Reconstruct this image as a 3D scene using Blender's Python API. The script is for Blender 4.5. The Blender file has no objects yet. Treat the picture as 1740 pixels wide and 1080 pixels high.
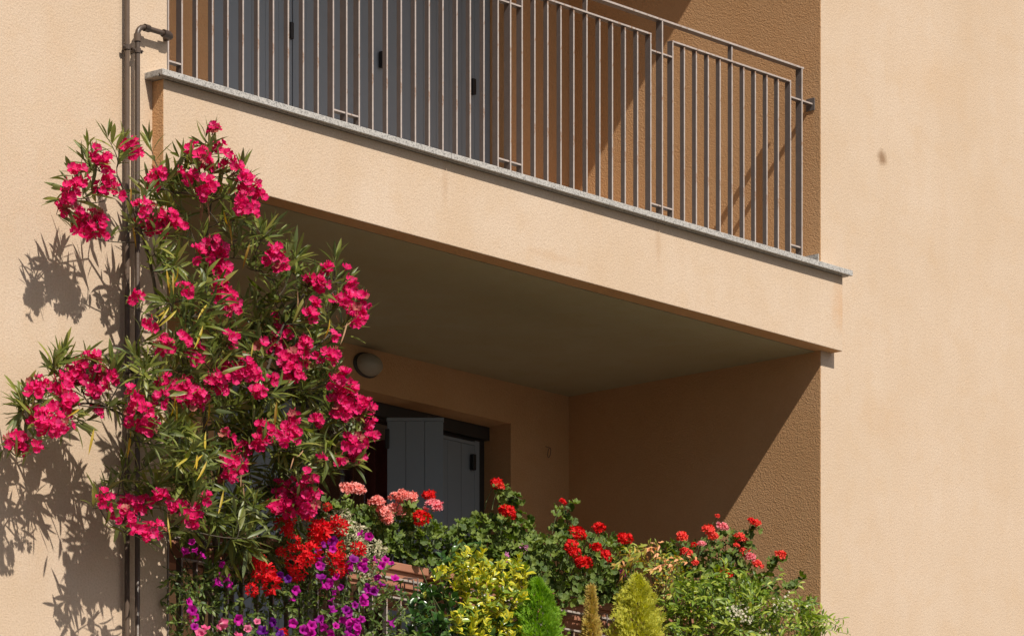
import bpy, math, random
import numpy as np
from mathutils import Vector, Matrix, Quaternion
random.seed(7); np.random.seed(7)
R = random.random
def U(a, b): return a + (b - a) * R()
SC = bpy.context.scene
COL = SC.collection

# ------------------------------------------------------------ camera
F = 7884.0; HY = 2320.0; CXP = 870.0
TH = math.radians(41.3153)
CAM = Vector((-15.3026, -15.6056, 1.6))
VD = (math.cos(TH), math.sin(TH)); RD = (math.sin(TH), -math.cos(TH))
cam = bpy.data.cameras.new('camera'); camo = bpy.data.objects.new('camera', cam); COL.objects.link(camo)
camo.location = CAM
camo.rotation_euler = (math.radians(90), 0, TH - math.radians(90))
cam.sensor_width = 36.0; cam.lens = F / 1740 * 36.0
cam.shift_y = (HY - 540) / 1740.0
cam.clip_end = 2000; cam.clip_start = 0.5
SC.camera = camo

# ------------------------------------------------------------ light
SUN = Vector((-0.29, -1.0, 1.13)).normalized()       # towards the sun
w = bpy.data.worlds.new('World'); SC.world = w; w.use_nodes = True
wn = w.node_tree; bg = wn.nodes['Background']
sky = wn.nodes.new('ShaderNodeTexSky'); sky.sky_type = 'NISHITA'; sky.sun_disc = False
sky.sun_elevation = math.asin(SUN.z); sky.sun_rotation = math.radians(163.8); sky.dust_density = 2.5; sky.air_density = 1.0
wn.links.new(sky.outputs[0], bg.inputs[0]); bg.inputs[1].default_value = 0.066
sl = bpy.data.lights.new('sun', 'SUN'); slo = bpy.data.objects.new('sun', sl); COL.objects.link(slo)
sl.energy = 4.6; sl.angle = math.radians(0.53); sl.color = (1.0, 0.93, 0.82)
slo.location = SUN * 40; slo.rotation_euler = (-SUN).to_track_quat('-Z', 'Y').to_euler()
SC.view_settings.view_transform = 'Standard'; SC.view_settings.look = 'None'
SC.view_settings.exposure = 0.14; SC.view_settings.gamma = 1; SC.view_settings.use_curve_mapping = False
SC.render.engine = 'CYCLES'; SC.cycles.max_bounces = 8; SC.cycles.diffuse_bounces = 3; SC.cycles.transparent_max_bounces = 8

# ------------------------------------------------------------ where a spot of the facade lies in metres
def at(px, py, Y):
    k = (px - CXP) / F
    dx = VD[0] + k * RD[0]; dy = VD[1] + k * RD[1]
    t = (Y - CAM.y) / dy
    return Vector((CAM.x + dx * t, Y, CAM.z + (HY - py) / F * t))

# ------------------------------------------------------------ mesh helpers
def mesh_np(name, V, Q, mats, t=None, mi=None, smooth=True):
    me = bpy.data.meshes.new(name); V = np.asarray(V, np.float32).reshape(-1, 3); Q = np.asarray(Q, np.int32).reshape(-1, 4)
    me.vertices.add(len(V)); me.vertices.foreach_set('co', V.ravel())
    me.loops.add(Q.size); me.loops.foreach_set('vertex_index', Q.ravel())
    me.polygons.add(len(Q)); me.polygons.foreach_set('loop_start', np.arange(0, Q.size, 4, dtype=np.int32))
    me.polygons.foreach_set('loop_total', np.full(len(Q), 4, np.int32))
    if mi is not None: me.polygons.foreach_set('material_index', np.asarray(mi, np.int32))
    me.polygons.foreach_set('use_smooth', np.full(len(Q), smooth, bool))
    for m in (mats if isinstance(mats, (list, tuple)) else [mats]): me.materials.append(m)
    if t is not None:
        a = me.attributes.new('t', 'FLOAT', 'POINT'); a.data.foreach_set('value', np.asarray(t, np.float32))
    me.update(); me.validate()
    return me
def obj(name, me, parent=None, loc=None, rot=None, scale=None):
    o = bpy.data.objects.new(name, me); COL.objects.link(o)
    if parent is not None: o.parent = parent
    if loc is not None: o.location = loc
    if rot is not None: o.rotation_mode = 'QUATERNION'; o.rotation_quaternion = rot
    if scale is not None: o.scale = (scale, scale, scale) if isinstance(scale, (int, float)) else scale
    return o
def tag(o, label, cat, group=None):
    o['label'] = label; o['category'] = cat
    if group: o['group'] = group
    return o
def thing(name, label, cat, loc=(0, 0, 0), group=None):
    o = bpy.data.objects.new(name, None); COL.objects.link(o); o.location = loc; o.empty_display_size = .1
    return tag(o, label, cat, group)

class MB:
    """collects quads"""
    def __init__(s): s.V = []; s.Q = []; s.M = []; s.n = 0
    def add(s, V, Q, m=0):
        V = np.asarray(V, float).reshape(-1, 3); Q = np.asarray(Q, int).reshape(-1, 4)
        s.V.append(V); s.Q.append(Q + s.n); s.n += len(V); s.M += [m] * len(Q) if isinstance(m, int) else list(m)
    def box(s, x0, x1, y0, y1, z0, z1, m=0):
        # face order: bottom, top, front(-y), right(+x), back(+y), left(-x)
        V = [(x0,y0,z0),(x1,y0,z0),(x1,y1,z0),(x0,y1,z0),(x0,y0,z1),(x1,y0,z1),(x1,y1,z1),(x0,y1,z1)]
        s.add(V, [(0,3,2,1),(4,5,6,7),(0,1,5,4),(1,2,6,5),(2,3,7,6),(3,0,4,7)], m)
        return s
    def tube(s, P, r, n=8, m=0, cap=True):
        P = [Vector(p) for p in P]; rr = r if isinstance(r, (list, tuple)) else [r] * len(P)
        base = s.n; V = []; up = None
        for i, p in enumerate(P):
            d = (P[min(i+1, len(P)-1)] - P[max(i-1, 0)]).normalized()
            if up is None: up = Vector((0,0,1)) if abs(d.z) < .9 else Vector((1,0,0))
            a = d.cross(up).normalized(); b = a.cross(d).normalized(); up = b
            for k in range(n):
                an = 2*math.pi*k/n; V.append(p + (a*math.cos(an) + b*math.sin(an)) * rr[i])
        Q = []
        for i in range(len(P)-1):
            for k in range(n): Q.append((i*n+k, i*n+(k+1) % n, (i+1)*n+(k+1) % n, (i+1)*n+k))
        if cap:
            for (o_, c) in ((0, P[0]), ((len(P)-1)*n, P[-1])):
                V.append(c); ci = len(V)-1
                for k in range(0, n, 2): Q.append((o_+k, o_+(k+1) % n, o_+(k+2) % n, ci))
        s.add([tuple(v) for v in V], Q, m)
        return s
    def build(s, name, mats, parent=None, smooth=False, bevel=0, origin=(0, 0, 0), link=True):
        V = np.concatenate(s.V) - np.asarray(origin, float)
        me = mesh_np(name, V, np.concatenate(s.Q), mats, mi=s.M, smooth=smooth)
        if not link: return me
        o = obj(name, me, parent)
        if bevel:
            b = o.modifiers.new('bevel', 'BEVEL'); b.width = bevel; b.segments = 2; b.limit_method = 'ANGLE'
        return o

# ------------------------------------------------------------ materials
def nt(name):
    m = bpy.data.materials.new(name); m.use_nodes = True; t = m.node_tree
    for n in list(t.nodes): t.nodes.remove(n)
    out = t.nodes.new('ShaderNodeOutputMaterial'); return m, t, out
def N(t, kind, **kw):
    n = t.nodes.new(kind)
    for k, v in kw.items():
        if k.startswith('i_'): n.inputs[k[2:].replace('_', ' ')].default_value = v
        else: setattr(n, k, v)
    return n
def L(t, a, b): t.links.new(a, b)
def ramp(t, src, stops):
    r = N(t, 'ShaderNodeValToRGB'); e = r.color_ramp.elements
    while len(e) < len(stops): e.new(.5)
    for el, (p, c) in zip(e, stops): el.position = p; el.color = (*c, 1) if len(c) == 3 else c
    L(t, src, r.inputs[0]); return r.outputs[0]
def mix(t, fac, a, b, kind='MIX'):
    n = N(t, 'ShaderNodeMix', data_type='RGBA', blend_type=kind)
    for i, v in ((0, fac), (6, a), (7, b)):
        if hasattr(v, 'is_linked') or hasattr(v, 'links'): L(t, v, n.inputs[i])
        else: n.inputs[i].default_value = v if i == 0 else (*v, 1)
    return n.outputs[2]
def math_(t, op, a, b=0.0, clamp=False):
    n = N(t, 'ShaderNodeMath', operation=op, use_clamp=clamp)
    for i, v in ((0, a), (1, b)):
        if hasattr(v, 'links'): L(t, v, n.inputs[i])
        else: n.inputs[i].default_value = v
    return n.outputs[0]
def coords(t): return N(t, 'ShaderNodeTexCoord').outputs['Object']
def noise(t, co, scale, detail=3, rough=.5, vs=None):
    n = N(t, 'ShaderNodeTexNoise'); n.inputs['Scale'].default_value = scale; n.inputs['Detail'].default_value = detail
    n.inputs['Roughness'].default_value = rough
    if vs:
        mp = N(t, 'ShaderNodeMapping'); mp.inputs['Scale'].default_value = vs; L(t, co, mp.inputs[0]); co = mp.outputs[0]
    L(t, co, n.inputs['Vector']); return n.outputs['Fac']

def plaster(name, col, dark, bump=1.0, stains=(), speck=.34):
    m, t, out = nt(name); co = coords(t)
    p = N(t, 'ShaderNodeBsdfPrincipled'); p.inputs['Roughness'].default_value = .92; p.inputs['Specular IOR Level'].default_value = .15
    big = ramp(t, noise(t, co, 1.3, 5, .6), [(.35, (0, 0, 0)), (.7, (1, 1, 1))])
    streak = ramp(t, noise(t, co, 1.0, 4, .6, (5, 5, .8)), [(.42, (0, 0, 0)), (.75, (1, 1, 1))])
    c = mix(t, math_(t, 'MULTIPLY', big, .75), col, tuple(a*b for a, b in zip(col, (.89, .84, .76))))
    blot = ramp(t, noise(t, co, 6.5, 5, .65), [(.48, (0, 0, 0)), (.8, (1, 1, 1))])
    c = mix(t, math_(t, 'MULTIPLY', blot, .55), c, tuple(a*b for a, b in zip(col, (.92, .83, .70))))
    c = mix(t, math_(t, 'MULTIPLY', streak, .5), c, tuple(a*b for a, b in zip(col, (.92, .86, .78))))
    fine = noise(t, co, 170, 2, .6)
    med = noise(t, co, 80, 3, .6)
    dots = noise(t, co, 105, 2, .55)
    c = mix(t, math_(t, 'MULTIPLY', ramp(t, dots, [(.30, (1, 1, 1)), (.56, (0, 0, 0))]), speck), c, dark)
    for (sx, sz, rx, rz, a, sc) in stains:
        mp = N(t, 'ShaderNodeVectorMath', operation='SUBTRACT'); L(t, co, mp.inputs[0]); mp.inputs[1].default_value = (sx, 0, sz)
        s2 = N(t, 'ShaderNodeVectorMath', operation='MULTIPLY'); L(t, mp.outputs[0], s2.inputs[0]); s2.inputs[1].default_value = (1/rx, 1.2, 1/rz)
        ln = N(t, 'ShaderNodeVectorMath', operation='LENGTH'); L(t, s2.outputs[0], ln.inputs[0])
        d = math_(t, 'ADD', ln.outputs['Value'], math_(t, 'MULTIPLY', math_(t, 'SUBTRACT', noise(t, co, 30, 2), .5), .7))
        f = ramp(t, d, [(.25, (a, a, a)), (1.0, (0, 0, 0))])
        c = mix(t, f, c, sc)
    L(t, c, p.inputs['Base Color'])
    vor = N(t, 'ShaderNodeTexVoronoi'); vor.inputs['Scale'].default_value = 120; L(t, co, vor.inputs['Vector'])
    h = math_(t, 'ADD', math_(t, 'MULTIPLY', fine, .8), math_(t, 'ADD', math_(t, 'MULTIPLY', med, 1.3), math_(t, 'MULTIPLY', vor.outputs['Distance'], .7)))
    b = N(t, 'ShaderNodeBump'); b.inputs['Strength'].default_value = 1.0; b.inputs['Distance'].default_value = .0035 * bump
    L(t, h, b.inputs['Height']); L(t, b.outputs[0], p.inputs['Normal']); L(t, p.outputs[0], out.inputs[0])
    return m
spot = at(1499, 268, 0)
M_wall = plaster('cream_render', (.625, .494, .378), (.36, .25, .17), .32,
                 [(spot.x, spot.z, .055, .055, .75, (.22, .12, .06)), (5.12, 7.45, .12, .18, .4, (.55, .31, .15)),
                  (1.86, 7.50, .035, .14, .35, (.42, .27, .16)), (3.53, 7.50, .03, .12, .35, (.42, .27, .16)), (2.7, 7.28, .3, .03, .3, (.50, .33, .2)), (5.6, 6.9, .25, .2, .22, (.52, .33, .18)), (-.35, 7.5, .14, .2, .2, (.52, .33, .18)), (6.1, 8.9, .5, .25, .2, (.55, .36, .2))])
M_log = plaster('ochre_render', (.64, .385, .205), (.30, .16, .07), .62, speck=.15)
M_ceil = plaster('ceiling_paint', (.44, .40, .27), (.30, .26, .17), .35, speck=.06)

def simple(name, col, rough=.6, metal=0, var=.12, vscale=8, bump=0, bscale=60, rust=None, spec=.5):
    m, t, out = nt(name); co = coords(t)
    p = N(t, 'ShaderNodeBsdfPrincipled'); p.inputs['Roughness'].default_value = rough; p.inputs['Metallic'].default_value = metal
    p.inputs['Specular IOR Level'].default_value = spec
    c = mix(t, noise(t, co, vscale, 4, .6), tuple(a*(1-var) for a in col), tuple(min(1, a*(1+var)) for a in col))
    if rust:
        f = ramp(t, noise(t, co, 45, 4, .7, (1, 1, .35)), [(rust[0], (0, 0, 0)), (rust[0]+.06, (1, 1, 1))])
        c = mix(t, math_(t, 'MULTIPLY', f, rust[2] if len(rust) > 2 else 1.0), c, rust[1])
    L(t, c, p.inputs['Base Color'])
    if bump:
        b = N(t, 'ShaderNodeBump'); b.inputs['Distance'].default_value = bump; L(t, noise(t, co, bscale, 3), b.inputs['Height']); L(t, b.outputs[0], p.inputs['Normal'])
    L(t, p.outputs[0], out.inputs[0]); return m
M_bar = simple('grey_brown_iron', (.135, .112, .104), .5, 0, .3, 14, .0012, 160, (.60, (.17, .09, .05), .6))
M_edge = simple('sunlit_iron_edge', (.42, .355, .32), .5, 0, .3, 30, .001, 120, (.57, (.26, .13, .06), .8))  # glancing sun painted as lighter colour on front and top faces, with rust spots
M_pipe = simple('brown_painted_pipe', (.085, .058, .042), .38, 0, .25, 16, .0006, 90, (.68, (.20, .12, .07), .6))
M_shut = simple('grey_shutter_paint', (.235, .28, .335), .5, 0, .08, 3)
M_black = simple('black_iron', (.012, .012, .014), .5)
M_frame = simple('dark_frame_paint', (.035, .033, .032), .5)
M_terra = simple('terracotta', (.36, .155, .09), .8, 0, .2, 9, .001, 70)
M_soil = simple('soil', (.035, .024, .016), .95, 0, .4, 40, .01, 50)
M_bark = simple('grey_brown_bark', (.075, .06, .04), .85, 0, .3, 30, .002, 80)
M_stem = simple('green_stem', (.10, .13, .045), .6, 0, .3, 20)
M_redstem = simple('reddish_stem', (.16, .075, .04), .6, 0, .3, 20)
M_curt = simple('wine_red_curtain', (.14, .035, .03), .9, 0, .3, 30)
M_curtb = simple('pale_blue_curtain', (.30, .35, .42), .9, 0, .2, 20)
M_floor = simple('balcony_tile', (.40, .30, .22), .6, 0, .15, 6)
M_asph = simple('asphalt', (.060, .056, .050), .9, 0, .25, 3, .002, 90)
M_pave = simple('pavement_concrete', (.24, .215, .18), .9, 0, .15, 2, .002, 60)
M_glob = simple('frosted_glass', (.38, .35, .29), .35, 0, .08, 25)
M_dirt = simple('dirty_lamp_rim', (.05, .045, .04), .6)

def granite():
    m, t, out = nt('speckled_granite'); co = coords(t)
    p = N(t, 'ShaderNodeBsdfPrincipled'); p.inputs['Roughness'].default_value = .55
    v = N(t, 'ShaderNodeTexVoronoi'); v.inputs['Scale'].default_value = 170; L(t, co, v.inputs['Vector'])
    c = ramp(t, v.outputs['Color'], [(0, (.10, .10, .11)), (.25, (.24, .235, .23)), (.5, (.45, .435, .42)), (1, (.56, .54, .51))])
    c = mix(t, math_(t, 'MULTIPLY', noise(t, co, 3, 4), .35), c, (.42, .37, .30))
    L(t, c, p.inputs['Base Color']); L(t, p.outputs[0], out.inputs[0]); return m
M_gran = granite()

def glassm():
    m, t, out = nt('window_glass')
    p = N(t, 'ShaderNodeBsdfPrincipled'); p.inputs['Roughness'].default_value = .03; p.inputs['Transmission Weight'].default_value = 1.0
    p.inputs['Base Color'].default_value = (.8, .86, .84, 1); L(t, p.outputs[0], out.inputs[0]); return m
M_glass = glassm()

def rnd(t):
    g = N(t, 'ShaderNodeNewGeometry').outputs['Random Per Island']; o = N(t, 'ShaderNodeObjectInfo').outputs['Random']
    return math_(t, 'FRACT', math_(t, 'ADD', g, o))
def leafm(name, stops, rough=.45, trans=.25, tstops=None, spec=.5, tc=None, tmode='MIX', back=.0):
    """stops: colours by random; tstops: overlay by attribute t -> (fac ramp, colour)"""
    m, t, out = nt(name)
    c = ramp(t, rnd(t), stops)
    if tstops:
        a = N(t, 'ShaderNodeAttribute', attribute_name='t').outputs['Fac']
        for (f0, f1, colr, amt) in tstops:
            f = ramp(t, a, [(min(f0, f1), (0, 0, 0) if f0 < f1 else (1, 1, 1)), (max(f0, f1), (1, 1, 1) if f0 < f1 else (0, 0, 0))])
            c = mix(t, math_(t, 'MULTIPLY', f, amt), c, colr)
    if back:
        bf = N(t, 'ShaderNodeNewGeometry').outputs['Backfacing']
        c = mix(t, math_(t, 'MULTIPLY', bf, back), c, (.16, .20, .10))
    p = N(t, 'ShaderNodeBsdfPrincipled'); p.inputs['Roughness'].default_value = rough; p.inputs['Specular IOR Level'].default_value = spec
    L(t, c, p.inputs['Base Color'])
    tr = N(t, 'ShaderNodeBsdfTranslucent')
    hs = N(t, 'ShaderNodeHueSaturation'); hs.inputs['Saturation'].default_value = 1.15; hs.inputs['Value'].default_value = 1.3; L(t, c, hs.inputs['Color'])
    L(t, hs.outputs[0], tr.inputs['Color'])
    ms = N(t, 'ShaderNodeMixShader'); ms.inputs[0].default_value = trans
    L(t, p.outputs[0], ms.inputs[1]); L(t, tr.outputs[0], ms.inputs[2]); L(t, ms.outputs[0], out.inputs[0])
    return m
M_ole = leafm('oleander_leaf', [(0, (.060, .092, .012)), (.4, (.125, .160, .022)), (.8, (.21, .24, .040)), (1, (.32, .31, .07))], .42, .32, [(.16, .02, (.20, .23, .10), .6)], .6, back=.45)
M_oley = leafm('yellowed_leaf', [(0, (.55, .36, .03)), (.6, (.50, .42, .05)), (1, (.38, .20, .04))], .5, .35)
M_oled = leafm('dry_pod', [(0, (.30, .15, .07)), (1, (.42, .25, .14))], .7, .05)
M_olef = leafm('crimson_petal', [(0, (.62, .005, .11)), (.5, (.74, .008, .14)), (.8, (.80, .02, .20)), (.9, (.82, .08, .28)), (1, (.46, .004, .07))], .6, .35, [(.18, .02, (.80, .25, .38), .55)], .25)
M_wilt = leafm('wilted_petal', [(0, (.30, .03, .05)), (1, (.42, .14, .10))], .7, .15)
M_bud = leafm('dark_crimson_bud', [(0, (.36, .008, .04)), (1, (.55, .02, .08))], .5, .1)
M_gerl = leafm('geranium_leaf', [(0, (.046, .088, .010)), (.5, (.095, .150, .018)), (1, (.19, .25, .040))], .6, .25, [(.80, .98, (.16, .21, .05), .6)], .4)
M_gred = leafm('scarlet_petal', [(0, (.62, .008, .010)), (.6, (.76, .016, .012)), (1, (.50, .004, .015))], .6, .28, None, .2)
M_gcor = leafm('coral_petal', [(0, (.80, .09, .05)), (.5, (.85, .06, .045)), (1, (.78, .03, .05))], .6, .28, [(.7, 1.0, (.88, .22, .15), .5)], .2)
M_gpnk = leafm('salmon_pink_petal', [(0, (.85, .22, .18)), (.5, (.86, .30, .27)), (1, (.84, .17, .13))], .6, .28, [(.65, 1.0, (.90, .55, .50), .7)], .2)
M_grose = leafm('rose_pink_petal', [(0, (.84, .10, .17)), (.5, (.86, .30, .34)), (1, (.80, .08, .12))], .6, .28, [(.7, 1.0, (.88, .60, .60), .6)], .2)
M_ivy = leafm('trailing_red_petal', [(0, (.72, .010, .018)), (.6, (.82, .025, .03)), (1, (.60, .005, .03))], .6, .3, None, .2)
M_pmag = leafm('magenta_petunia_petal', [(0, (.52, .008, .34)), (.5, (.58, .010, .34)), (1, (.24, .008, .24))], .55, .3, [(.45, .1, (.16, .003, .12), .9)], .2)
M_ppur = leafm('purple_petunia_petal', [(0, (.17, .008, .26)), (1, (.10, .010, .22))], .55, .3, [(.45, .1, (.05, .003, .10), .9)], .2)
M_ppnk = leafm('pink_petunia_petal', [(0, (.72, .10, .26)), (1, (.76, .18, .34))], .55, .3, [(.5, .1, (.75, .45, .50), .9)], .2)
M_small = leafm('small_green_leaf', [(0, (.035, .070, .010)), (.5, (.08, .130, .018)), (1, (.18, .23, .045))], .5, .25)
M_cream = leafm('cream_variegated_leaf', [(0, (.40, .36, .20)), (.5, (.62, .54, .38)), (1, (.24, .26, .11))], .6, .2)
M_euo = leafm('yellow_margined_leaf', [(0, (.66, .58, .03)), (.45, (.70, .60, .05)), (.65, (.40, .44, .05)), (1, (.12, .22, .03))], .30, .2, [(.45, .2, (.16, .27, .035), .75)], .6)
M_euog = leafm('glossy_green_leaf', [(0, (.030, .085, .020)), (.6, (.055, .13, .030)), (.9, (.11, .19, .045)), (1, (.40, .40, .05))], .25, .18, None, .6)
M_thu = leafm('bright_green_scale_leaf', [(0, (.17, .34, .02)), (.6, (.27, .48, .03)), (1, (.40, .58, .05))], .6, .4)
M_gold = leafm('golden_scale_leaf', [(0, (.58, .56, .06)), (.5, (.74, .70, .12)), (1, (.36, .43, .06))], .6, .4)
M_gold2 = leafm('bronze_gold_scale_leaf', [(0, (.66, .56, .12)), (.5, (.62, .40, .15)), (1, (.50, .50, .10))], .6, .35)
M_nan = leafm('yellow_green_leaf', [(0, (.20, .28, .03)), (.5, (.36, .38, .05)), (.8, (.52, .36, .06)), (1, (.62, .25, .09))], .5, .25)
M_nano = leafm('orange_leaf', [(0, (.78, .40, .20)), (1, (.72, .30, .13))], .5, .25)
M_bush = leafm('fresh_green_leaf', [(0, (.07, .14, .012)), (.5, (.19, .28, .024)), (1, (.42, .47, .07))], .45, .25, None, .5)
M_white = leafm('small_white_petal', [(0, (.55, .50, .36)), (1, (.72, .64, .50))], .6, .2)
M_lil = leafm('lilac_petal', [(0, (.62, .16, .38)), (1, (.55, .28, .45))], .6, .2)

# ------------------------------------------------------------ ground
g = MB().box(-300, 300, -300, 300, -.3, 0).build('ground', M_asph); g['kind'] = 'structure'
g = MB().box(-12, 18, -3.0, 9, -.2, .13).build('pavement', M_pave, bevel=.01); g['kind'] = 'structure'

# ------------------------------------------------------------ building
W = 5.03; ST = 3.227; G0 = 7.64           # opening width, storey height, top of the granite of the upper balcony
BD = 1.83
OX0, OX1 = 2.14, 4.523
bld = thing('apartment_building', 'cream rendered apartment building with two recessed balconies one above the other', 'building')
TOP = G0 + 2*ST + .7
LOW = G0 - 2*ST - .44
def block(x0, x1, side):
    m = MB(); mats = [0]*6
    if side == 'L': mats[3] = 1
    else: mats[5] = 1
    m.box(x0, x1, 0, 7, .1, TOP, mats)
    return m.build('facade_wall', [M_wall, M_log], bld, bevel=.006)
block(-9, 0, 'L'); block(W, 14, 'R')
MB().box(.0005, W-.0005, .001, 7, .1, LOW).build('facade_wall', M_wall, bld)
MB().box(.0005, W-.0005, .001, 7, G0+2*ST-.02, TOP).build('facade_wall', M_wall, bld)
MB().box(-9.2, 14.2, -.2, 7.2, TOP+.002, TOP+.2).build('roof_slab', M_terra, bld, bevel=.02)
def slab_profile(x0, x1, y0, y1, zb, zt):
    # granite stone with a drip groove near its front edge, extruded along x
    P = [(y0, zb), (y0, zt), (y1, zt), (y1, zb), (y0+.028, zb), (y0+.028, zb+.008), (y0+.018, zb+.008), (y0+.018, zb)]
    # quads: ends split
    V = [(x0, a, b) for a, b in P] + [(x1, a, b) for a, b in P]
    n = 8; Q = [(i, (i+1) % n, n+(i+1) % n, n+i) for i in range(n)]
    for o_, fl in ((0, 1), (n, 0)):
        q = [(o_+0, o_+1, o_+6, o_+7), (o_+1, o_+2, o_+5, o_+6), (o_+2, o_+3, o_+4, o_+5)]
        Q += [tuple(reversed(a)) if fl else a for a in q]
    return V, Q
JOINTS = [-.15, 1.86, 3.53, 5.165]
for k in (-2, -1, 0, 1, 2):
    gz = G0 + k*ST
    if k > -2:
        MB().box(-.1, W+.1, -.075, .042, gz-.445, gz-.031, [1, 0, 0, 1, 0, 1]).build('fascia_beam', [M_wall, M_log], bld, bevel=.004)  # underside and ends in the loggia ochre: warm bounced light put into the colour
        MB().box(.0007, W-.0007, .044, BD-.001, gz-.447, gz-.06).build('loggia_ceiling', M_ceil, bld)
    MB().box(.0008, W-.0008, .30, BD-.002, gz-.058, gz-.004).build('balcony_floor', M_floor, bld)
    for j in range(3):
        m = MB(); V, Q = slab_profile(JOINTS[j] + (.0015 if j else 0), JOINTS[j+1] - .0015, -.12, .298, gz-.03, gz)
        m.add(V, Q); m.build('granite_stone', M_gran, bld, bevel=.0025)
    if k == 2: break
    zt = gz + ST - .447
    # back wall of the loggia with the door opening
    m = MB()
    if k in (-1, 0):
        oh = gz + 2.548
        m.box(0.0009, OX0, BD, 2.25, gz-.3, zt+.2); m.box(OX1, W-.0009, BD, 2.25, gz-.3, zt+.2)
        m.box(OX0-.001, OX1+.001, BD+.0005, 2.249, oh, zt+.2)
    else: m.box(.0009, W-.0009, BD, 2.25, gz-.3, zt+.2)
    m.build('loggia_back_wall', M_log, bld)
    # stone skirting on the side wall
    MB().box(W-.009, W-.0004, .012, BD-.01, gz+.001, gz+.088).build('skirting', M_gran, bld)
    MB().box(.0004, .009, .012, BD-.01, gz+.001, gz+.088).build('skirting', M_gran, bld)

# door openings: frame, shutters made of boards, hinges
def make_board(h, wd=.098):
    m = MB(); m.box(.0012, wd-.0012, -.016, .016, 0, h)
    return m.build('board', M_shut, link=False)
board_cache = {}
def shutter(x0, Y, z0, h, n, ang, wd, hinge_side=None):
    """leaf whose hinged edge stands at (x0, Y); boards run along local x, turned by ang"""
    m = MB(); m.box(0, n*wd, .0165, .026, .02, h-.02)
    m.box(-.004, n*wd+.004, -.021, .024, h-.0195, h)
    s = m.build('shutter', M_shut, bld, bevel=.002)
    s.location = (x0, Y, z0); s.rotation_euler = (0, 0, ang)
    key = (round(h, 3), round(wd, 3))
    if key not in board_cache: board_cache[key] = make_board(h-.021, wd)
    for i in range(n):
        b = obj('board', board_cache[key], s, (i*wd, -U(0, .0012), 0))
    for hz in (.35, h-.62 if h > 2 else h*.6, h-.12):
        hx = n*wd if hinge_side == 'R' else 0
        MB().box(hx-.011, hx+.013, -.034, -.022, hz-.055, hz+.055).build('hinge', M_black, s, bevel=.003)
    return s
def hinge_bolt(x, Y, z, z1):
    MB().box(x-.012, x+.010, Y-.034, Y-.022, z-.048, z1).build('hinge', M_black, bld, bevel=.003)
HS = 2.452
def door_frame(gz):
    m = MB(); hd = gz + 2.548
    m.box(OX0+.001, OX0+.03, 2.03, 2.10, gz, hd-.001); m.box(OX1-.09, OX1-.001, 2.03, 2.10, gz, hd-.001)
    m.box(OX0+.03, OX1-.09, 2.03, 2.10, hd-.09, hd-.001)
    m.build('door_frame', M_shut if gz > 7 else M_frame, bld, bevel=.003)
# upper balcony: three shut leaves
gz = G0
door_frame(gz)
for (a, b) in ((2.165, 2.893), (2.899, 3.622), (3.628, 4.385)):
    shutter(a, 2.0, gz+.01, HS, 7, 0, (b-a)/7, None)
MB().box(4.389, 4.52, 1.985, 2.025, gz+.005, gz+2.546).build('shutter_jamb', M_shut, bld, bevel=.003)
for (px, py) in ((493, 53), (648, 102), (803, 148)):
    p = at(px, py, 1.97); MB().box(p.x-.013, p.x+.013, 1.952, 1.978, p.z-.045, p.z+.045).build('hinge', M_black, bld, bevel=.003)
# lower balcony: left leaf shut, one narrow leaf swung out, right leaf nearly shut
gz = G0 - ST
door_frame(gz)
shutter(2.165, 2.0, gz+.01, HS, 7, 0, .104, None)
shutter(3.64, 1.97, gz+.01, HS, 3, -math.radians(48.0), .104, None)
s = shutter(3.93, 2.0, gz+.01, HS-.02, 4, 0, .114, None)
MB().box(4.389, 4.43, 1.985, 2.025, gz+.005, gz+HS).build('shutter_jamb', M_shut, bld, bevel=.003)
p = at(803, 785, 1.97); MB().box(p.x-.013, p.x+.013, 1.952, 1.978, p.z-.045, p.z+.045).build('hinge', M_black, bld, bevel=.003)
MB().box(OX0+.002, OX1-.002, 1.99, 2.028, gz+HS+.02, gz+2.546).build('door_head', M_frame, bld)
# dark room behind, glass door, curtains
MB().box(OX0-1, OX1+1, 4.5, 4.6, gz-.2, gz+2.9).build('room_wall', M_frame, bld)
MB().box(2.92, 3.62, 2.12, 2.126, gz+.02, gz+2.44).build('door_pane', M_glass, bld)
MB().box(2.92, 2.97, 2.105, 2.14, gz+.02, gz+2.46).build('door_stile', M_shut, bld, bevel=.003)
def curtain(x0, x1, y, mat, name, nf):
    n = nf*8; V = []; Q = []
    for i in range(n+1):
        x = x0 + (x1-x0)*i/n; yy = y + .03*math.sin(i/8*2*math.pi) + .008*math.sin(i*1.3)
        for z in (gz+.03, gz+1.2, gz+2.42): V.append((x, yy, z))
    for i in range(n):
        for j in range(2): Q.append((i*3+j, (i+1)*3+j, (i+1)*3+j+1, i*3+j+1))
    c = obj(name, mesh_np(name, V, Q, mat)); return c
tag(curtain(3.16, 3.34, 2.25, M_curtb, 'curtain', 3), 'pale blue curtain hanging behind the open lower balcony door', 'curtain')
tag(curtain(3.38, 3.95, 2.27, M_curt, 'curtain', 6), 'wine red curtain hanging behind the open lower balcony door', 'curtain')

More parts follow.
